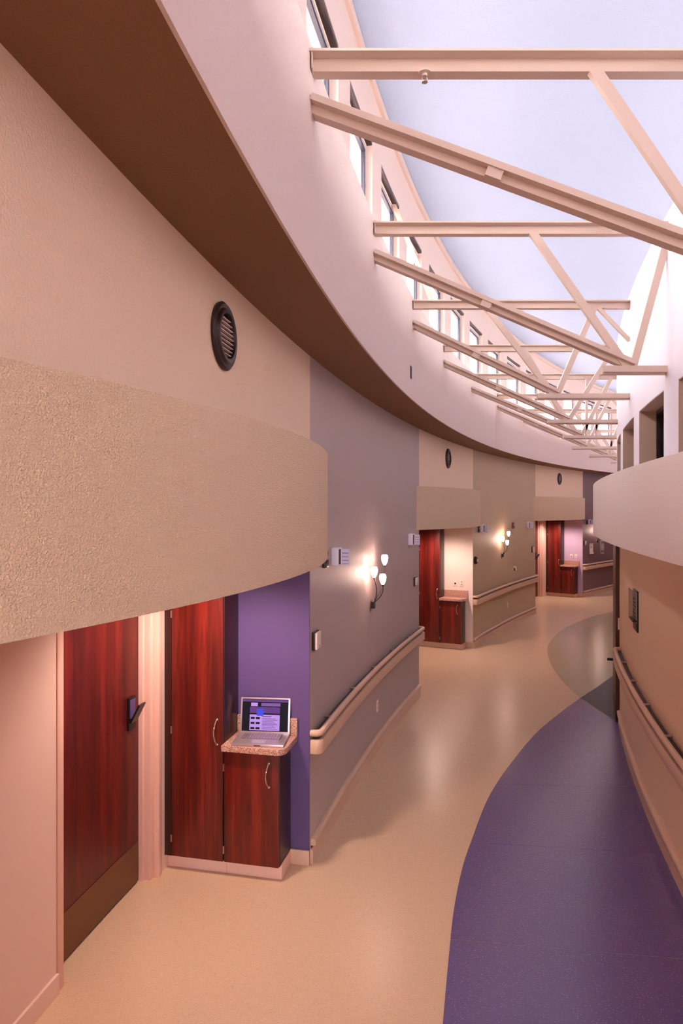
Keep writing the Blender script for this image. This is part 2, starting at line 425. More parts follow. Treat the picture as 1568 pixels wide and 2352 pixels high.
up.cbox(ORW, ORW + 0.24, prev, TH1, ZO0, ZO1)
struct(up, 'wall_right', 'white', 'white upper wall on the right with deep square window openings')
nwin = 0
WL = ['interior window in the white right wall just outside the right picture edge', 'dark interior window in the white right wall cut by the picture edge',
      'largest fully visible dark interior window in the white right wall', 'narrow dark interior window in the white right wall, farther than the largest one',
      'sliver of dark interior window at the far edge of the white right wall', 'interior window of the right wall hidden past the curve, nearer one', 'interior window of the right wall hidden past the curve, farther one']
ORD = ['first', 'second', 'third', 'fourth', 'fifth', 'sixth', 'seventh', 'eighth', 'ninth', 'tenth', 'eleventh', 'twelfth', 'thirteenth', 'fourteenth', 'fifteenth', 'sixteenth', 'seventeenth', 'eighteenth', 'nineteenth', 'twentieth', 'twenty-first', 'twenty-second']
for i, (a, b) in enumerate(OPEN):
    nwin += 1
    w = thing(f'window_{nwin}', WL[i], 'window', frame(a, ORW + 0.2, ZO0), kind='structure')
    fr = MB(); o0, o1 = ORW + 0.14, ORW + 0.2; d = dth(0.035)
    fr.cbox(o0, o1, a, a + d, ZO0, ZO1); fr.cbox(o0, o1, b - d, b, ZO0, ZO1); fr.cbox(o0, o1, a + d, b - d, ZO1 - 0.04, ZO1); fr.cbox(o0, o1, a + d, b - d, ZO0, ZO0 + 0.04)
    rv = MB(); e_ = dth(0.006)
    rv.cbox(ORW + 0.002, ORW + 0.139, a, a + e_, ZO0, ZO1); rv.cbox(ORW + 0.002, ORW + 0.139, b - e_, b, ZO0, ZO1); rv.cbox(ORW + 0.002, ORW + 0.139, a + e_, b - e_, ZO1 - 0.006, ZO1)
    rv.build('reveal_shade_lining', 'reveal', w, world=True)  # added lining, its tan carries the shading of the white reveals
    fr.build('window_frame', 'brown', w, world=True)
    MB().cbox(ORW + 0.165, ORW + 0.171, a + d, b - d, ZO0 + 0.04, ZO1 - 0.04).build('pane', 'dpane', w, world=True)
# rooms behind the right wall: roof ledge, back wall, and an unseen right clerestory added to let light in
struct(MB().cbox(ORW + 0.24, 3.7, TH0, TH1, ZF - 0.2, ZF - 0.02), 'roof_ledge', 'white', 'white ledge on top of the right wall', 'ledge')
struct(MB().cbox(3.7, 3.9, TH0, TH1, 0, ZF + 0.1), 'wall_right', 'beige', 'beige back wall of the rooms behind the right wall')
rc = MB(); rc.cbox(3.7, 3.9, TH0, TH1, 5.02, ZC)
t = TH0
while t < TH1 - 2.4:
    rc.cbox(3.7, 3.9, t, t + 0.5, ZF + 0.1, 5.02); t += 2.4
struct(rc, 'wall_right', 'wwall', 'unseen cream piers added above the rooms on the right, their gaps letting light in')

# left clerestory wall with windows
DE = [onleft(x, 500, 0.20)[0] for x in (753, 836, 901, 955, 1009, 1055, 1098, 1142, 1187, 1230, 1275, 1315, 1360, 1398)]
dE = dth(1.22)
DE = [DE[0] - dE * k for k in (6, 5, 4, 3, 2, 1)] + DE
while DE[-1] < TH1 - 3: DE.append(DE[-1] + dth(1.45))
ZH = 5.54
cw = MB(); cw.cbox(-0.05, OWIN, TH0, TH1, ZH, ZC, 0.5)
cw.cbox(OWIN, OWIN + 0.03, TH0, TH1, ZC - 0.085, ZC - 0.005, 0.5)
PIL = []
for i, s in enumerate(DE):
    nx = DE[i + 1] if i + 1 < len(DE) else s + dth(1.45)
    PIL.append((s, s + (nx - s) * 0.31))
cw.cbox(-0.05, OWIN, TH0, DE[0] - dE * 0.69, ZF - 0.02, ZH)
for a, b in PIL: cw.cbox(-0.05, OWIN, a, b, ZF - 0.02, ZH)
cw.cbox(-0.05, OWIN, PIL[-1][1], TH1, ZF - 0.02, ZH)
struct(cw, 'wall_clerestory', 'wwall', 'cream clerestory wall of pilasters above the fascia')
prev = DE[0] - dE * 0.69
for i, (a, b) in enumerate(PIL):
    nwin += 1
    lab = f'{ORD[i - 6]} bright clerestory window in the frame counted from the top' if i >= 6 else f'clerestory window behind the camera, {ORD[5 - i]} back from the view'
    w = thing(f'window_{nwin}', lab, 'window', frame(prev, 0.1, ZF), kind='structure')
    d = dth(0.045); o0, o1 = 0.165, 0.215; z0, z1 = ZF, ZH - 0.03
    fr = MB(); fr.cbox(o0, o1, prev, prev + d, z0, z1); fr.cbox(o0, o1, a - d, a, z0, z1)
    fr.cbox(o0, o1, prev + d, a - d, z1 - 0.05, z1); fr.cbox(o0, o1, prev + d, a - d, z0, z0 + 0.05)
    fr.build('window_frame', 'wframe', w, world=True)
    gk = MB(); dg = dth(0.04); q0, q1 = 0.19, 0.22
    gk.cbox(q0, q1, a - d - dg, a - d, z0 + 0.05, z1 - 0.05); gk.cbox(q0, q1, prev + d, a - d - dg, z1 - 0.078, z1 - 0.05)
    gk.build('gasket', 'gasket', w, world=True)
    MB().cbox(0.222, OWIN - 0.004, prev, a, ZH - 0.028, ZH - 0.001).build('dark_head_strip', 'brown', w, world=True)  # dark strip along the head of the opening
    MB().cbox(0.197, 0.203, prev + d, a - d - dg, z0 + 0.05, z1 - 0.078).build('pane', 'pane', w, world=True)
    prev = b

# ------------------------------------------------------------------ recess bays
def bow(th0, th1, peak=0.43, over=0.22):
    c, h_ = (th0 + th1) / 2, (th1 - th0) / 2 + over
    n = 40; out = []
    for i in range(n + 1):
        t = c - h_ + 2 * h_ * i / n
        out.append((t, peak * (1 - ((t - c) / h_) ** 2)))
    return out
ENDM = ['purple', 'cream', 'lilac']
ENDL = ['purple', 'cream', 'lilac']
for bi, (a, b) in enumerate(BAYS):
    nm = BAYN[bi]
    struct(MB().cbox(-1.15, 0, a, b, 2.30, ZS), 'wall_left', 'beige', f'beige plaster wall above the band of the {nm}')
    bw = bow(a, b)
    pts = [P(t, max(o, 0.0)) for t, o in bw] + [P(bw[-1][0] - (bw[-1][0] - bw[0][0]) * i / 20, -0.04) for i in range(21)]
    struct(MB().prism(pts, 2.228, 2.808), 'wall_band', 'band', f'bowed textured plaster band over the {nm}', 'plaster band', smooth=30)
    # end wall of the recess, facing the camera
    ew = thing('wall_recess', f'{ENDL[bi]} end wall of the {nm} behind the cabinets', 'wall', frame(b), kind='structure')
    B(-1.0, -0.001, -0.012, 0.0, 0.0, 2.30).build('wall_panel', ENDM[bi], ew)
    B(-0.14, 0.0, -0.026, -0.012, 0.0, 0.105).build('cove_base', 'trim', ew, bevel=0.003)
    # back wall of the recess in two pieces with the door between
    sh = 0.3 if bi == 2 else 0.0
    dl, dr = b - 2.26 - sh, b - 0.72 - sh                       # door leaf edges (degrees)
    fw = dth(0.085)
    wl = thing('wall_recess', f'pinkish back wall of the {nm} around the door', 'wall', frame(a, -0.97), kind='structure')
    MB().cbox(-1.2, -0.97, a, dl - fw, 0, 2.30).build('wall_panel', 'recess', wl, world=True)
    MB().cbox(-1.2, -0.97, dr + fw, b, 0, 2.30).build('wall_panel', 'recess', wl, world=True)
    MB().cbox(-0.97, -0.955, a, dl - fw, 0, 0.105).build('cove_base', 'recess', wl, world=True)
    # door
    dm = frame(dl, -1.07)
    door = thing(f'door_{bi + 1}', f'dark cherry wood patient room door with bronze kick plate in the {nm}', 'door', dm, kind='structure')
    MB().cbox(-1.115, -1.07, dl + 0.01, dr - 0.01, 0.012, 2.17).build('door_leaf', 'wooddoor', door, world=True)
    MB().cbox(-1.07, -1.066, dl + 0.02, dr - 0.02, 0.02, 0.278).build('kick_plate', 'bronze', door, world=True)
    jm = MB(); s1, s2 = dth(0.03), dth(0.06)
    jm.cbox(-1.12, -1.04, dl - fw, dl, 0, 2.30); jm.cbox(-1.04, -0.965, dl - fw, dl - s1, 0, 2.30)
    jm.build('door_frame', 'jamb', door, world=True, bevel=0.004)
    jm = MB(); jm.cbox(-1.12, -1.04, dr, dr + fw, 0, 2.30); jm.cbox(-1.04, -0.995, dr + s1 * 0.6, dr + fw, 0, 2.30); jm.cbox(-0.995, -0.955, dr + s2, dr + fw + 0.03, 0, 2.30)
    jm.build('door_frame', 'jamb', door, world=True, bevel=0.004)
    MB().cbox(-1.12, -1.0, dl, dr, 2.17, 2.30).build('door_header', 'jamb', door, world=True)
    MB().cbox(-1.2, -1.115, dl, dr, 0, 2.30).build('door_shadow_gap', 'black', door, world=True)
    # push-pull latch on the door: a separate paddle handle
    lm = frame(dr - dth(0.11), -1.066, 1.06)
    lt = MB(); lt.box(0, 0.012, -0.045, 0.045, 0, 0.21)
    L = Matrix.Translation(lm.translation) ; 
    pl = MB(); pl.add(*[( [(0.012, -0.04, 0.05), (0.012, 0.04, 0.05), (0.075, 0.04, 0.17), (0.075, -0.04, 0.17), (0.024, -0.04, 0.045), (0.024, 0.04, 0.045), (0.087, 0.04, 0.166), (0.087, -0.04, 0.166)])], [(0, 1, 2, 3), (4, 7, 6, 5), (0, 4, 5, 1), (1, 5, 6, 2), (2, 6, 7, 3), (3, 7, 4, 0)])
    lp = MB(); lp.v = [tuple(lm @ Vector(p)) for p in lt.v]; lp.f = lt.f
    h1 = lp.build('latch_plate', 'black', door, world=True)
    lq = MB(); lq.v = [tuple(lm @ Vector(p)) for p in pl.v]; lq.f = pl.f
    lq.build('latch_paddle', 'black', door, world=True)
    cardm = MB().box(0.0125, 0.016, -0.034, 0.034, 0.075, 0.195); cardm.v = [tuple(lm @ Vector(p)) for p in cardm.v]
    cardm.build('latch_card', 'purple', door, world=True)
    # recessed downlight in the recess ceiling
    c = frame(b - 1.35, -0.45, 2.30)
    dlh = thing('downlight', f'round recessed downlight in the ceiling of the {nm}', 'downlight', c)
    MB().lathe([(0.085, 0.0), (0.085, -0.012), (0.07, -0.014), (0.065, -0.004), (0.065, 0.0)], 24).build('trim_ring', 'white', dlh)
    MB().lathe([(0.001, -0.003), (0.064, -0.003), (0.064, -0.001), (0.001, -0.001)], 24).build('lens', 'lens', dlh)
    sl = bpy.data.lights.new('downlight_lamp', 'SPOT'); sl.energy = 48; sl.color = (1.0, 0.74, 0.64); sl.spot_size = rad(150); sl.spot_blend = 0.6; sl.shadow_soft_size = 0.08
    so = bpy.data.objects.new('downlight_lamp', sl); COL.objects.link(so); so.parent = dlh; so.location = (0, 0, -0.03)

# ================================================================== CABINETS (per recess)
def pull(mb, x, z0, z1, y):
    n = 10; pts = []
    for i in range(n + 1):
        t = i / n
        pts.append((x - 0.012 * math.sin(math.pi * t), y - 0.004 - 0.03 * math.sin(math.pi * t) ** 0.7, z0 + (z1 - z0) * t))
    mb.tube(pts, 0.005, 8)
    for z in (z0, z1): mb.lathe([(0.008, 0), (0.008, 0.006), (0.004, 0.008)], 10, Matrix.Translation((x, y, z)) @ Matrix.Rotation(math.pi / 2, 4, 'X'))
    return mb
for bi, (a, b) in enumerate(BAYS):
    nm = BAYN[bi]
    fm = frame(b)
    tc = thing('tall_cabinet', f'tall cherry wood cabinet with one full height door in the {nm}', 'cabinet', fm, 'tall cherry cabinets')
    B(-0.969, -0.53, -0.27, -0.014, 0.10, 2.295).build('body', 'woodside', tc, bevel=0.002)
    B(-0.969, -0.918, -0.285, -0.27, 0.10, 2.295).build('filler_strip', 'woodside', tc, bevel=0.002)
    dr_ = B(-0.911, -0.534, -0.292, -0.272, 0.105, 2.29).build('door', 'wood', tc, bevel=0.002)
    pull(MB(), -0.575, 0.90, 1.07, -0.292).build('handle', 'chrome', dr_)
    for z in (0.2, 0.95, 1.75): B(-0.919, -0.909, -0.294, -0.284, z, z + 0.05).build('hinge', 'chrome', dr_)
    B(-0.969, -0.53, -0.235, -0.014, 0.0, 0.10).build('toe_kick', 'jamb' if bi == 0 else 'trim', tc, bevel=0.003)
    bc = thing('base_cabinet', f'low cherry wood base cabinet under the counter in the {nm}', 'cabinet', fm, 'cherry base cabinets')
    B(-0.529, -0.137, -0.27, -0.014, 0.10, 0.868).build('body', 'woodside', bc, bevel=0.002)
    dr_ = B(-0.525, -0.139, -0.292, -0.272, 0.105, 0.855).build('door', 'wood', bc, bevel=0.002)
    pull(MB(), -0.205, 0.64, 0.80, -0.292).build('handle', 'chrome', dr_)
    for z in (0.16, 0.72): B(-0.533, -0.524, -0.294, -0.284, z, z + 0.05).build('hinge', 'chrome', dr_)
    B(-0.529, -0.133, -0.235, -0.014, 0.0, 0.10).build('toe_kick', 'jamb' if bi == 0 else 'trim', bc, bevel=0.003)
    ct = thing('countertop', f'pink granite pattern countertop with short backsplash in the {nm}', 'countertop', fm, 'speckled countertops')
    out = [(-0.529, -0.014), (-0.529, -0.335)]
    rr = 0.07
    for k in range(9):
        t = math.pi / 2 * k / 8
        out.append((-0.155 + (rr - 0.0) * math.sin(t) - 0.0, -0.335 + rr - rr * math.cos(t)))
    out += [(-0.085, -0.014)]
    MB().prism(out, 0.869, 0.910).build('slab', 'granite', ct, bevel=0.003)
    B(-0.529, -0.085, -0.034, -0.014, 0.9105, 1.03).build('backsplash', 'granite', ct, bevel=0.003)

# laptop on the nearest counter
lm = Matrix.Translation((-0.565, 4.565, 0.9105)) @ Matrix.Rotation(rad(-6), 4, 'Z')
lap = thing('laptop', 'open silver laptop showing a purple web page on the nearest counter', 'laptop', lm)
B(-0.178, 0.178, 0.0, 0.235, 0.0, 0.019).build('base', 'alu', lap, bevel=0.004)
kb = B(-0.135, 0.135, 0.105, 0.215, 0.019, 0.0198).build('keyboard_well', 'trimdark', lap)
ks = MB()
for r_ in range(5):
    for c_ in range(13):
        ks.box(-0.131 + c_ * 0.0203, -0.131 + c_ * 0.0203 + 0.0175, 0.108 + r_ * 0.021, 0.126 + r_ * 0.021, 0.0198, 0.0222)
ko = ks.build('keys', 'alu', kb); ko['kind'] = 'stuff'
B(-0.045, 0.045, 0.03, 0.085, 0.019, 0.0194).build('trackpad', 'silver', lap)
B(-0.045, 0.045, 0.018, 0.028, 0.019, 0.0205).build('trackpad_button', 'alu', lap, bevel=0.0005)
B(-0.022, 0.022, -0.001, 0.003, 0.006, 0.012).build('latch_slot', 'black', lap)
LT = Matrix.Translation((0, 0.232, 0.017)) @ Matrix.Rotation(rad(-10), 4, 'X')
def lid(mb): mb.v = [tuple(LT @ Vector(p)) for p in mb.v]; return mb
lo = lid(B(-0.178, 0.178, 0.0, 0.008, 0.0, 0.242)).build('lid', 'alu', lap, bevel=0.003)
def scr(x0, x1, z0, z1, mat, k, name):
    return lid(B(x0, x1, -0.0006 - 0.0004 * k, 0.001, z0, z1)).build(name, mat, lo)
scr(-0.165, 0.165, 0.012, 0.232, 'scr0', 0, 'display')
scr(-0.165, 0.165, 0.221, 0.229, 'scr3', 1, 'menu_bar'); scr(-0.165, 0.165, 0.214, 0.219, 'scr4', 1, 'title_bar')
scr(-0.11, 0.105, 0.018, 0.125, 'scr1', 1, 'page')
scr(-0.103, -0.055, 0.182, 0.206, 'scr1', 1, 'logo'); scr(-0.03, 0.108, 0.184, 0.206, 'scr4', 1, 'banner')
scr(-0.11, 0.105, 0.135, 0.178, 'scr3', 1, 'photo_strip'); scr(-0.06, -0.012, 0.118, 0.165, 'scr2', 2, 'blue_figure')
for r_ in range(3):
    for c_ in range(2):
        scr(-0.102 + c_ * 0.037, -0.074 + c_ * 0.037, 0.026 + r_ * 0.034, 0.040 + r_ * 0.034, 'scr0', 2, 'thumbnail')
scr(-0.02, 0.045, 0.110, 0.115, 'scr3', 2, 'headline')
for r_ in range(8): scr(-0.02, 0.09 - 0.012 * (r_ % 3), 0.028 + r_ * 0.0098, 0.032 + r_ * 0.0098, 'scr4', 2, 'text_line')

# ================================================================== RAILS
def rail(name, label, th0, th1, side='L'):
    sg = 1 if side == 'L' else -1
    base = 0.0 if side == 'L' else ORW
    root = thing(name, label, 'handrail', frame(th0, base), 'wall handrails')
    def pth(d, endr, inset=0.0):
        pts = []
        prof = [(0.0, 0.0), (d - endr, 0.0)] + [(d - endr + endr * math.sin(t), endr - endr * math.cos(t)) for t in [math.pi / 2 * k / 6 for k in range(1, 7)]]
        for o, y in prof: pts.append(P(th0 + dth(y + inset), base + sg * o))
        n = int(max(6, (th1 - th0) / 0.35))
        ta, tb = th0 + dth(endr + inset + 0.02), th1 - dth(endr + inset + 0.02)
        for i in range(n + 1): pts.append(P(ta + (tb - ta) * i / n, base + sg * d))
        for o, y in reversed(prof): pts.append(P(th1 - dth(y + inset), base + sg * o))
        return pts
    rp = [(0.022 * math.cos(2 * math.pi * k / 14), 0.922 + 0.024 * math.sin(2 * math.pi * k / 14)) for k in range(14)]
    MB().path(pth(0.07, 0.045), rp).build('grip_rail', 'trim', root, world=True, smooth=60)
    bp_ = [(-0.014, 0.782), (0.010, 0.776), (0.014, 0.784), (0.014, 0.868), (0.010, 0.876), (-0.014, 0.876)]
    if side == 'L': bp_ = [(x, z) for x, z in bp_]
    flip = -1 if side == 'L' else 1
    MB().path(pth(0.074, 0.04), [(x * (1 if side == 'L' else -1), z) for x, z in bp_]).build('bumper', 'trim', root, world=True)
    MB().cbox(base + sg * 0.004, base + sg * 0.058, th0 + dth(0.03), th1 - dth(0.03), 0.874, 0.902).build('dark_channel', 'trimdark', root, world=True)
    MB().cbox(base + sg * 0.001, base + sg * 0.03, th0 + dth(0.05), th1 - dth(0.05), 0.80, 0.874).build('backing', 'trimdark', root, world=True)
    k = th0 + dth(0.4)
    while k < th1 - dth(0.2):
        MB().lathe([(0.011, 0), (0.011, 0.05), (0.004, 0.055)], 10, frame(k, base, 0.92) @ Matrix.Rotation(sg * math.pi / 2, 4, 'Y')).build('bracket', 'chrome', root, world=True)
        k += dth(0.85)
    return root
def base_rail(name, label, th0, th1, side='L'):
    sg = 1 if side == 'L' else -1
    base = 0.0 if side == 'L' else ORW
    root = thing(name, label, 'baseboard', frame(th0, base), kind='structure')
    MB().sweep([(base, 0.0), (base + sg * 0.022, 0.0), (base + sg * 0.020, 0.098), (base + sg * 0.012, 0.106), (base, 0.106)], th0, th1).build('cove_base', 'trim', root, world=True)
    MB().cbox(base, base + sg * 0.008, th0 + dth(0.02), th1 - dth(0.02), 0.1062, 0.124).build('shadow_gap', 'trimdark', root, world=True)  # dark strip colours in the shade between base and crash rail
    MB().sweep([(base, 0.125), (base + sg * 0.02, 0.122), (base + sg * 0.034, 0.128), (base + sg * 0.038, 0.145), (base + sg * 0.034, 0.162), (base + sg * 0.02, 0.172), (base, 0.170)], th0 + dth(0.02), th1 - dth(0.02)).build('crash_rail', 'trim', root, world=True, smooth=60)
tplum = onleft(1409, 1300)[0]
rail('handrail', 'beige handrail with bumper on the gray violet wall', BAYS[0][1] + 0.02, BAYS[1][0] - 0.02)
rail('handrail', 'beige handrail with bumper on the olive wall', BAYS[1][1] + 0.02, BAYS[2][0] - 0.02)
rail('handrail', 'beige handrail with bumper on the dark plum wall', BAYS[2][1] + 0.02, tplum - 0.05)
rail('handrail', 'beige handrail with bumper on the tan right wall', -5.0, DR0 - 0.42, 'R')
base_rail('baseboard_left', 'beige base and crash rail under the gray violet wall', BAYS[0][1], BAYS[1][0])
base_rail('baseboard_left', 'beige base and crash rail under the olive wall', BAYS[1][1], BAYS[2][0])
base_rail('baseboard_left', 'beige base and crash rail under the dark plum wall', BAYS[2][1], tplum)
base_rail('baseboard_right', 'beige base and crash rail under the tan right wall', TH0, DR0, 'R')
struct(MB().cbox(0, 0.03, tplum, tplum + dth(0.16), 0, 2.2), 'trim_1', 'trim', 'beige upright trim at the end of the far plum wall', 'trim')

# brown double door on the right
rd = thing('door_4', 'dark brown wooden door in the right wall past the handrail', 'door', frame(DR0, ORW), kind='structure')
d = dth(0.06)
for a_, b_ in ((DR0, DR0 + d), (DR1 - d, DR1)):
    MB().cbox(ORW - 0.003, ORW + 0.14, a_, b_, 0, 2.2).build('door_frame', 'jamb', rd, world=True)
MB().cbox(ORW, ORW + 0.14, DR0 + d, DR1 - d, 2.13, 2.2).build('door_header', 'jamb', rd, world=True)
mid = (DR0 + DR1) / 2
MB().cbox(ORW - 0.046, ORW + 0.0, DR0 + d, mid - 0.02, 0.01, 2.13).build('door_leaf', 'rdoor', rd, world=True)
MB().cbox(ORW - 0.046, ORW + 0.0, mid + 0.02, DR1 - d, 0.01, 2.13).build('door_leaf', 'rdoor', rd, world=True)
MB().cbox(ORW - 0.022, ORW - 0.003, DR0 + dth(0.005), DR0 + d - dth(0.003), 1.10, 1.23).build('strike_plate', 'plate', rd, world=True)
st = MB().prism([(0, -0.02), (0.075, -0.02), (0.075, 0.0), (0, 0.06)], -0.035, 0.0, frame(21.8, ORW - 0.046, 0.47) @ Matrix.Scale(-1, 4, (1, 0, 0)))
st.build('door_stop', 'black', rd, world=True)
struct(MB().cbox(ORW - 0.006, ORW, DR0 - dth(0.05), DR0 - dth(0.012), 0.18, 2.2), 'trim_2', 'tan', 'tan corner guard at the end of the right wall', 'corner guard')

# ================================================================== TRUSSES
def xarc(Y, off):
    r = R - off; return CX - math.sqrt(r * r - (Y - CY) ** 2)
def zbeam(mb, x0, z0, x1, z1, Y, web, tt, fwd, back):
    """steel section seen from below: web, top flange toward the viewer, bottom flange behind; (x,z) is the web foot"""
    d = Vector((x1 - x0, 0, z1 - z0)).normalized(); n = Vector((-d.z, 0, d.x))
    def bar(u0, u1, y0, y1):
        a, b = Vector((x0, 0, z0)), Vector((x1, 0, z1)); vs = []
        for y in (y0, y1):
            for p, u in ((a, u0), (b, u0), (b, u1), (a, u1)):
                q = p + n * u; vs.append((q.x, Y + y, q.z))
        mb.add(vs, [(0, 1, 2, 3), (7, 6, 5, 4), (0, 4, 5, 1), (1, 5, 6, 2), (2, 6, 7, 3), (3, 7, 4, 0)])
    bar(0, 0.010, -0.004, back); bar(web, web + tt, -fwd, 0.012); bar(0.010, web, -0.004, 0.006)
    return mb
def strut(mb, x0, z0, x1, z1, Y, w, t):
    d = Vector((x1 - x0, 0, z1 - z0)).normalized(); n = Vector((-d.z, 0, d.x)) * (w / 2)
    vs = []
    for y in (-t / 2, t / 2):
        for p, s in ((Vector((x0, 0, z0)), -1), (Vector((x1, 0, z1)), -1), (Vector((x1, 0, z1)), 1), (Vector((x0, 0, z0)), 1)):
            q = p + n * s; vs.append((q.x, Y + y, q.z))
    return mb.add(vs, [(0, 1, 2, 3), (7, 6, 5, 4), (0, 4, 5, 1), (1, 5, 6, 2), (2, 6, 7, 3), (3, 7, 4, 0)])
NODE = {0: (1.74, 1.143, 1.93, None), 1: (2.058, 1.374, 2.36, 1.88), 2: (2.09, 1.434, 2.50, 1.933), 3: (2.81, 2.30, 3.40, 2.586), 4: (3.61, 3.0, 4.1, 3.37), 5: (4.34, 3.7, 4.8, 4.13), 6: (5.42, 4.8, 5.8, 5.10)}
STUBZ = {1: 3.475, 2: 3.585, 3: 3.57}
TW = ['nearest', 'second nearest', 'third nearest', 'fourth nearest', 'fifth nearest', 'sixth nearest', 'seventh nearest', 'eighth nearest', 'ninth nearest']
TRY = []
for i in range(-2, 9):
    Y = 3.07 * (1.01 + 0.594 * i); TRY.append(Y)
    xl, xr = xarc(Y, OFA) + 0.0, xarc(Y, ORW)
    if i in NODE: xb, xa, xc, xs = NODE[i]
    else: xb = xl + 1.65; xa = xb - 0.65; xc = min(xb + 0.45, xr - 0.05); xs = xb - 0.2
    lab = f'cream painted steel roof truss, {TW[i]} to the camera' if i >= 0 else f'cream painted steel roof truss behind the camera, {"closer" if i == -1 else "farther"}'
    t = thing('roof_truss', lab, 'truss', Matrix.Translation((xl, Y, 4.46)), 'parallel roof trusses')
    zb, zt = 4.487, 4.556
    zbeam(MB(), xl - 0.02, zb, xr + 0.02, zb, Y, 0.057, 0.012, 0.06, 0.055).build('top_chord', 'steel', t, world=True)
    zl = 4.275; zn = STUBZ.get(i, 3.57)
    lc = zbeam(MB(), xl - 0.02, zl + 0.03, xb + 0.03, zn + 0.03, Y, 0.036, 0.03, 0.045, 0.05).build('bottom_chord', 'steel', t, world=True)
    f_ = 0.42; px_, pz_ = xl + (xb - xl) * f_, zl + (zn - zl) * f_
    sp = MB(); strut(sp, px_, pz_ + 0.05, px_ + 0.07, pz_ + 0.05 + 0.07 * (zn - zl) / (xb - xl), Y, 0.05, 0.07); sp.build('splice_plate', 'steel', lc, world=True)
    if xs is None: xs = xb - 0.1
    zbeam(MB(), xs, zn, xr + 0.02, zn, Y, 0.012, 0.045, 0.03, 0.04).build('tie_stub', 'steel', t, world=True)
    strut(MB(), xa, zb + 0.01, xb, zn + 0.05, Y, 0.054, 0.03).build('diagonal', 'steel', t, world=True)
    strut(MB(), xc, zb + 0.01, xb + 0.04, zn + 0.05, Y, 0.054, 0.03).build('diagonal', 'steel', t, world=True)
    if xr - xc > 0.2: strut(MB(), xc + 0.03, zb + 0.01, xr, zb - 0.32, Y, 0.035, 0.03).build('diagonal', 'steel', t, world=True)
    if i >= 4: strut(MB(), xb + 0.12 + 0.1 * (i % 2), zb + 0.01, xb + 0.12 + 0.1 * (i % 2), zn + 0.05, Y, 0.035, 0.03).build('hanger', 'steel', t, world=True)
    if i == 2: strut(MB(), 0.90, zt - 0.01, 0.50, 5.55, Y, 0.04, 0.03).build('brace', 'steel', t, world=True)
    MB().box(xl - 0.001, xl + 0.006, Y - 0.05, Y + 0.05, zb - 0.012, zt + 0.012).build('end_plate', 'steel', t, world=True)
# sprinkler heads under the top chords
def sprinkler(x, Y, z, label):
    s = thing('sprinkler', label, 'sprinkler', Matrix.Translation((x, Y, z)), 'fire sprinklers')
    MB().lathe([(0.03, 0.0), (0.03, -0.006), (0.012, -0.008), (0.012, -0.02)], 14).build('escutcheon', 'steel', s)
    MB().tube([(-0.008, 0, -0.018), (-0.012, 0, -0.03), (-0.004, 0, -0.043)], 0.002, 6).build('arm', 'chrome', s)
    MB().tube([(0.008, 0, -0.018), (0.012, 0, -0.03), (0.004, 0, -0.043)], 0.002, 6).build('arm', 'chrome', s)
    MB().lathe([(0.014, -0.046), (0.014, -0.043), (0.003, -0.042)], 12).build('deflector', 'chrome', s)
sprinkler((975 - 784) / F * TRY[2], TRY[2], 4.486, 'small chrome sprinkler head under the nearest truss top chord')
sprinkler((1386 - 784) / F * TRY[4] + 0.0, TRY[4] + 0.0, 4.486, 'small sprinkler head under the third nearest truss')
t_, z_ = onleft(943, 855, OFA)
sl_ = thing('fascia_vent', 'thin dark slot vent high on the pale fascia', 'vent', frame(t_, OFA, z_))
B(0, 0.006, -0.035, 0.035, -0.06, 0.06).build('slot_frame', 'trimdark', sl_, bevel=0.002)
B(0.006, 0.009, -0.02, 0.02, -0.05, 0.05).build('slot', 'black', sl_)

# ================================================================== WALL ITEMS
def grille(px, py, label):
    th, z = onleft(px, py)
    z = 3.30
    g = thing('round_grille', label, 'air grille', frame(th, 0, z) @ Matrix.Rotation(math.pi / 2, 4, 'Y'), 'round dark air grilles')
    MB().lathe([(0.155, 0.0), (0.157, 0.012), (0.145, 0.022), (0.128, 0.018), (0.118, 0.03), (0.104, 0.03), (0.100, 0.010), (0.100, 0.0)], 40).build('ring', 'brown', g, smooth=50)
    MB().lathe([(0.001, 0.002), (0.101, 0.002), (0.101, 0.004), (0.001, 0.004)], 32).build('backing', 'black', g)
    for k in range(9):
        x = -0.08 + k * 0.02; hw = math.sqrt(0.1 ** 2 - x * x)
        B(x - 0.0015, x + 0.0015, -hw, hw, 0.004, 0.02).build('slat', 'plate', g)
grille(511, 702, 'large round dark air grille above the nearest plaster band')
grille(1028, 1037, 'round dark air grille above the middle recess')
grille(1284, 1089, 'round dark air grille above the farthest recess')

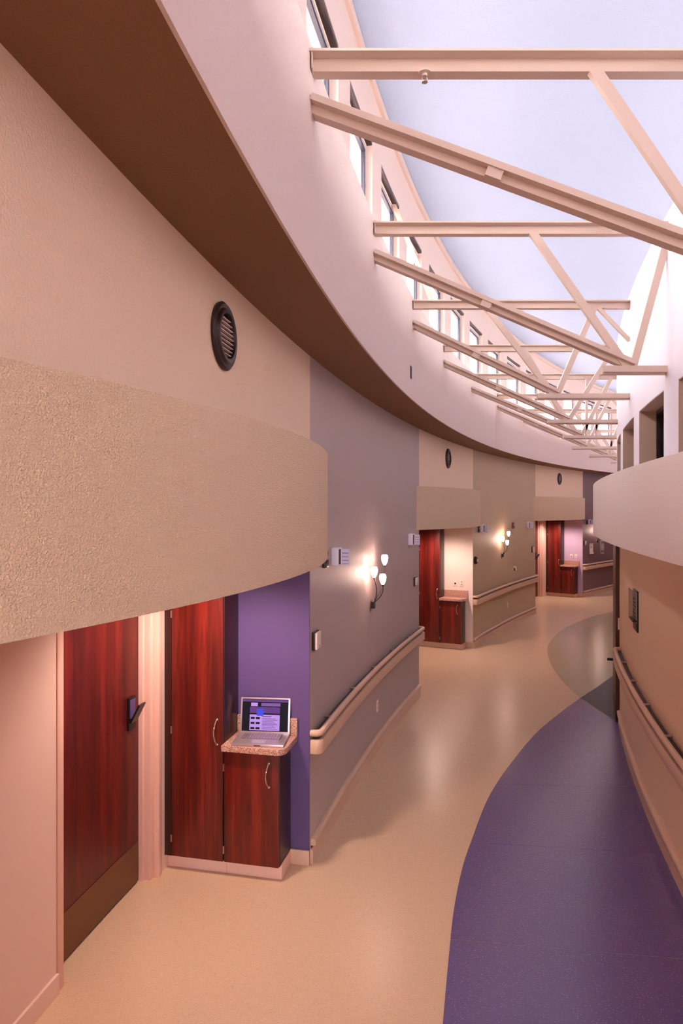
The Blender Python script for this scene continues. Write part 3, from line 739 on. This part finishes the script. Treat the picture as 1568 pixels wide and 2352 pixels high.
def sconce(px, py, label):
    th, z = onleft(px, py)
    z = 1.545
    s = thing('wall_sconce', label, 'wall lamp', frame(th, 0, z), 'three-light wall sconces')
    MB().lathe([(0.001, 0.0), (0.045, 0.0), (0.045, 0.006), (0.03, 0.016), (0.001, 0.018)], 20, Matrix.Scale(1.45, 4, (0, 0, 1)) @ Matrix.Rotation(math.pi / 2, 4, 'Y')).build('back_plate', 'chrome', s)
    B(0.012, 0.05, -0.016, 0.016, -0.03, 0.035).build('knob', 'black', s, bevel=0.006)
    for (x, y, zz, bend) in ((0.085, -0.19, 0.29, -0.03), (0.125, 0.10, 0.39, 0.05), (0.15, -0.10, 0.215, 0.02)):
        pts = []
        for k in range(9):
            u = k / 8
            pts.append((0.035 + (x - 0.035) * u + 0.03 * math.sin(math.pi * u), y * u ** 1.3 + bend * math.sin(math.pi * u), 0.02 + (zz - 0.02) * u))
        a_ = MB().tube(pts, 0.0042, 7).build('arm', 'black', s, smooth=60)
        mt = Matrix.Translation((x, y, zz))
        MB().lathe([(0.008, -0.012), (0.010, 0.0), (0.010, 0.008)], 10, mt).build('socket', 'black', a_)
        MB().lathe([(0.010, 0.006), (0.022, 0.026), (0.031, 0.052), (0.034, 0.078), (0.031, 0.098), (0.024, 0.108), (0.001, 0.110)], 18, mt).build('glass_shade', 'shade', a_, smooth=70)
sconce(850, 1385, 'three tulip glass wall lamp glowing on the gray violet wall')
sconce(1151, 1262, 'three tulip glass wall lamp glowing on the olive wall')
sconce(1369, 1240, 'three tulip glass wall lamp on the plum wall, half hidden by the right band')

def call_light(px, py, label):
    th, z = onleft(px, py)
    s = thing('signal_box', label, 'signal box', frame(th, 0, z), 'white louvered signal boxes')
    B(0, 0.062, -0.06, 0.06, -0.07, 0.075).build('body', 'callw', s, bevel=0.012)
    B(0.058, 0.078, -0.045, 0.03, -0.06, 0.06).build('slot_column', 'trimdark', s)
    pn = MB(); pn.box(0.078, 0.086, -0.05, -0.04, -0.064, 0.064); pn.box(0.14, 0.148, -0.05, -0.04, -0.064, 0.064)
    pn.box(0.086, 0.14, -0.05, -0.04, 0.056, 0.064); pn.box(0.086, 0.14, -0.05, -0.04, -0.064, -0.058)
    pn.build('flag_frame', 'callw', s)
    B(0.086, 0.14, -0.040, -0.034, -0.058, 0.056).build('flag_back', 'calls', s)
    for k in range(4): B(0.088, 0.138, -0.049, -0.040, -0.050 + k * 0.029, -0.032 + k * 0.029).build('louver', 'callw', s)
call_light(764, 1278, 'white louvered signal box beside the gray wall lamp, nearest the camera')
call_light(939, 1239, 'white louvered signal box at the far end of the gray wall')
call_light(1104, 1214, 'white louvered signal box at the near end of the olive wall')
call_light(1210, 1206, 'white louvered signal box at the far end of the olive wall')
call_light(1351, 1199, 'white louvered signal box on the far plum wall')

def strobe(px, py, mat, label, lens=True):
    th, z = onleft(px, py)
    s = thing('alarm_strobe', label, 'alarm', frame(th, 0, z), 'dark alarm strobes')
    B(0, 0.028, -0.05, 0.05, -0.062, 0.062).build('housing', mat, s, bevel=0.006)
    B(0.026, 0.045, -0.03, 0.03, 0.0, 0.03).build('strobe_lens', 'silver', s, bevel=0.006)
    B(0.027, 0.031, -0.035, 0.035, -0.05, -0.012).build('speaker_slots', 'black', s)
strobe(743, 1285, 'brown', 'narrow dark alarm plate by the nearest band on the gray wall')
strobe(1098, 1215, 'brown', 'narrow dark alarm plate at the near edge of the olive wall')
strobe(1177, 1207, 'red', 'dark red fire alarm strobe to the right of the olive wall lamp')
strobe(1347, 1200, 'brown', 'small dark alarm plate on the far plum wall')

def thermo(px, py, label, round_=False, h_=0.13, w_=0.13):
    th, z = onleft(px, py)
    s = thing('wall_control', label, 'wall control', frame(th, 0, z), 'small wall controls')
    if round_:
        MB().lathe([(0.001, 0), (0.072, 0), (0.072, 0.03), (0.055, 0.045), (0.001, 0.048)], 24, Matrix.Rotation(math.pi / 2, 4, 'Y')).build('housing', 'brown', s)
        MB().lathe([(0.001, 0.048), (0.03, 0.047), (0.026, 0.056), (0.001, 0.058)], 18, Matrix.Rotation(math.pi / 2, 4, 'Y')).build('dial', 'plate', s)
    else:
        B(0, 0.022, -w_ / 2, w_ / 2, -h_ / 2, h_ / 2).build('back_box', 'brown', s, bevel=0.003)
        B(0.021, 0.038, -w_ / 2 + 0.006, w_ / 2 - 0.006, -h_ / 2 + 0.006, h_ / 2 - 0.006).build('cover', 'plate', s, bevel=0.005)
        B(0.037, 0.042, -0.012, 0.012, -h_ / 2 + 0.02, -h_ / 2 + 0.032).build('button', 'silver', s)
thermo(721, 1470, 'ivory square dispenser control near the laptop end of the gray wall')
thermo(952, 1335, 'small ivory control at the far end of the gray wall', h_=0.11)
thermo(1090, 1287, 'round dark dial control at the near end of the olive wall', True)
thermo(1222, 1262, 'small ivory control at the far end of the olive wall', h_=0.14)
thermo(1342, 1247, 'small control at the near end of the far plum wall', h_=0.13)

def outlet(m, label, kind='duplex', parts=True):
    s = thing('outlet_plate', label, 'outlet', m, 'ivory wall plates')
    B(0, 0.006, -0.036, 0.036, -0.058, 0.058).build('plate', 'plate', s, bevel=0.002)
    if kind == 'duplex':
        for z in (-0.022, 0.022): B(0.006, 0.008, -0.016, 0.016, z - 0.014, z + 0.014).build('socket', 'trim', s)
    elif kind == 'data':
        B(0.006, 0.009, -0.014, 0.014, -0.022, 0.006).build('jack', 'black', s)
    elif kind == 'hook':
        B(0.006, 0.05, -0.03, 0.03, 0.02, 0.05).build('shelf', 'plate', s, bevel=0.002)
        B(0.04, 0.05, -0.03, 0.03, -0.045, 0.02).build('lip', 'plate', s)
        B(0.006, 0.02, -0.02, 0.02, -0.05, 0.015).build('recess', 'black', s)
def on_wall(px, py):
    th, z = onleft(px, py); return frame(th, 0, z)
outlet(on_wall(866, 1621), 'ivory outlet plate low on the gray wall under the handrail')
outlet(on_wall(1165, 1389), 'ivory outlet plate low on the olive wall under the handrail')
outlet(on_wall(1180, 1306), 'small ivory bracket plate above the olive handrail', 'hook')
def on_end(bi, off, z):
    return frame(BAYS[bi][1]) @ Matrix.Translation((off, -0.012, z)) @ Matrix.Rotation(-math.pi / 2, 4, 'Z')
outlet(on_end(1, -0.325, 1.16), 'ivory data plate with black jack over the middle counter', 'data')
outlet(on_end(1, -0.205, 1.16), 'ivory outlet plate beside the data plate over the middle counter')
outlet(on_end(2, -0.325, 1.16), 'white data plate with black jack over the farthest counter', 'data')
outlet(on_end(2, -0.19, 1.16), 'pale outlet plate beside the data plate over the farthest counter')

# silver panels on the plum wall
th, z = onleft(1356, 1260)
s = thing('notice_holder', 'silver notice holder on the far plum wall, left of the gas panel', 'notice holder', frame(th, 0, z))
B(0, 0.02, -0.15, 0.15, -0.15, 0.15).build('frame', 'silver', s, bevel=0.005)
B(0.02, 0.024, -0.12, 0.12, -0.11, 0.10).build('sheet', 'plate', s); B(0.018, 0.04, -0.14, 0.14, -0.15, -0.11).build('tray', 'plate', s)
for k in range(4): B(0.024, 0.0255, -0.09, 0.07 - 0.03 * (k % 2), 0.02 + k * 0.018, 0.028 + k * 0.018).build('text_line', 'trimdark', s)
th, z = onleft(1381, 1256)
s = thing('gas_panel', 'tall silver valve panel with four dark openings on the plum wall', 'valve panel', frame(th, 0, z))
B(0, 0.03, -0.14, 0.14, -0.21, 0.21).build('cabinet', 'silver', s, bevel=0.006)
for zz in (-0.13, 0.13):
    for yy in (-0.06, 0.06): B(0.03, 0.034, yy - 0.025, yy + 0.025, zz - 0.03, zz + 0.03).build('gauge', 'black', s)
B(0.03, 0.033, -0.02, 0.02, -0.03, 0.05).build('label_plate', 'plate', s)

# sign holder on the right wall
th, z0 = onright(1461, 1355); _, z1 = onright(1461, 1440)
zc = (z0 + z1) / 2
m = frame(th, ORW, zc) @ Matrix.Rotation(math.pi, 4, 'Z')
s = thing('chart_holder', 'dark wall mounted chart holder with papers on the tan right wall', 'chart holder', m)
B(0, 0.012, -0.14, 0.14, -0.20, 0.17).build('back_panel', 'black', s, bevel=0.003)
B(0.012, 0.018, -0.115, 0.13, -0.12, 0.155).build('paper', 'silver', s)
B(0.045, 0.052, -0.13, 0.14, -0.09, 0.175).build('clear_pocket', 'dpane', s)
B(0.012, 0.05, -0.13, 0.14, -0.105, -0.09).build('pocket_floor', 'brown', s)
for k in range(6): B(0.018, 0.0195, -0.09, 0.10 - 0.03 * (k % 3), -0.08 + k * 0.032, -0.066 + k * 0.032).build('print_line', 'trimdark', s)
B(0.012, 0.016, -0.10, 0.10, -0.19, -0.13).build('name_card', 'rdoor', s)
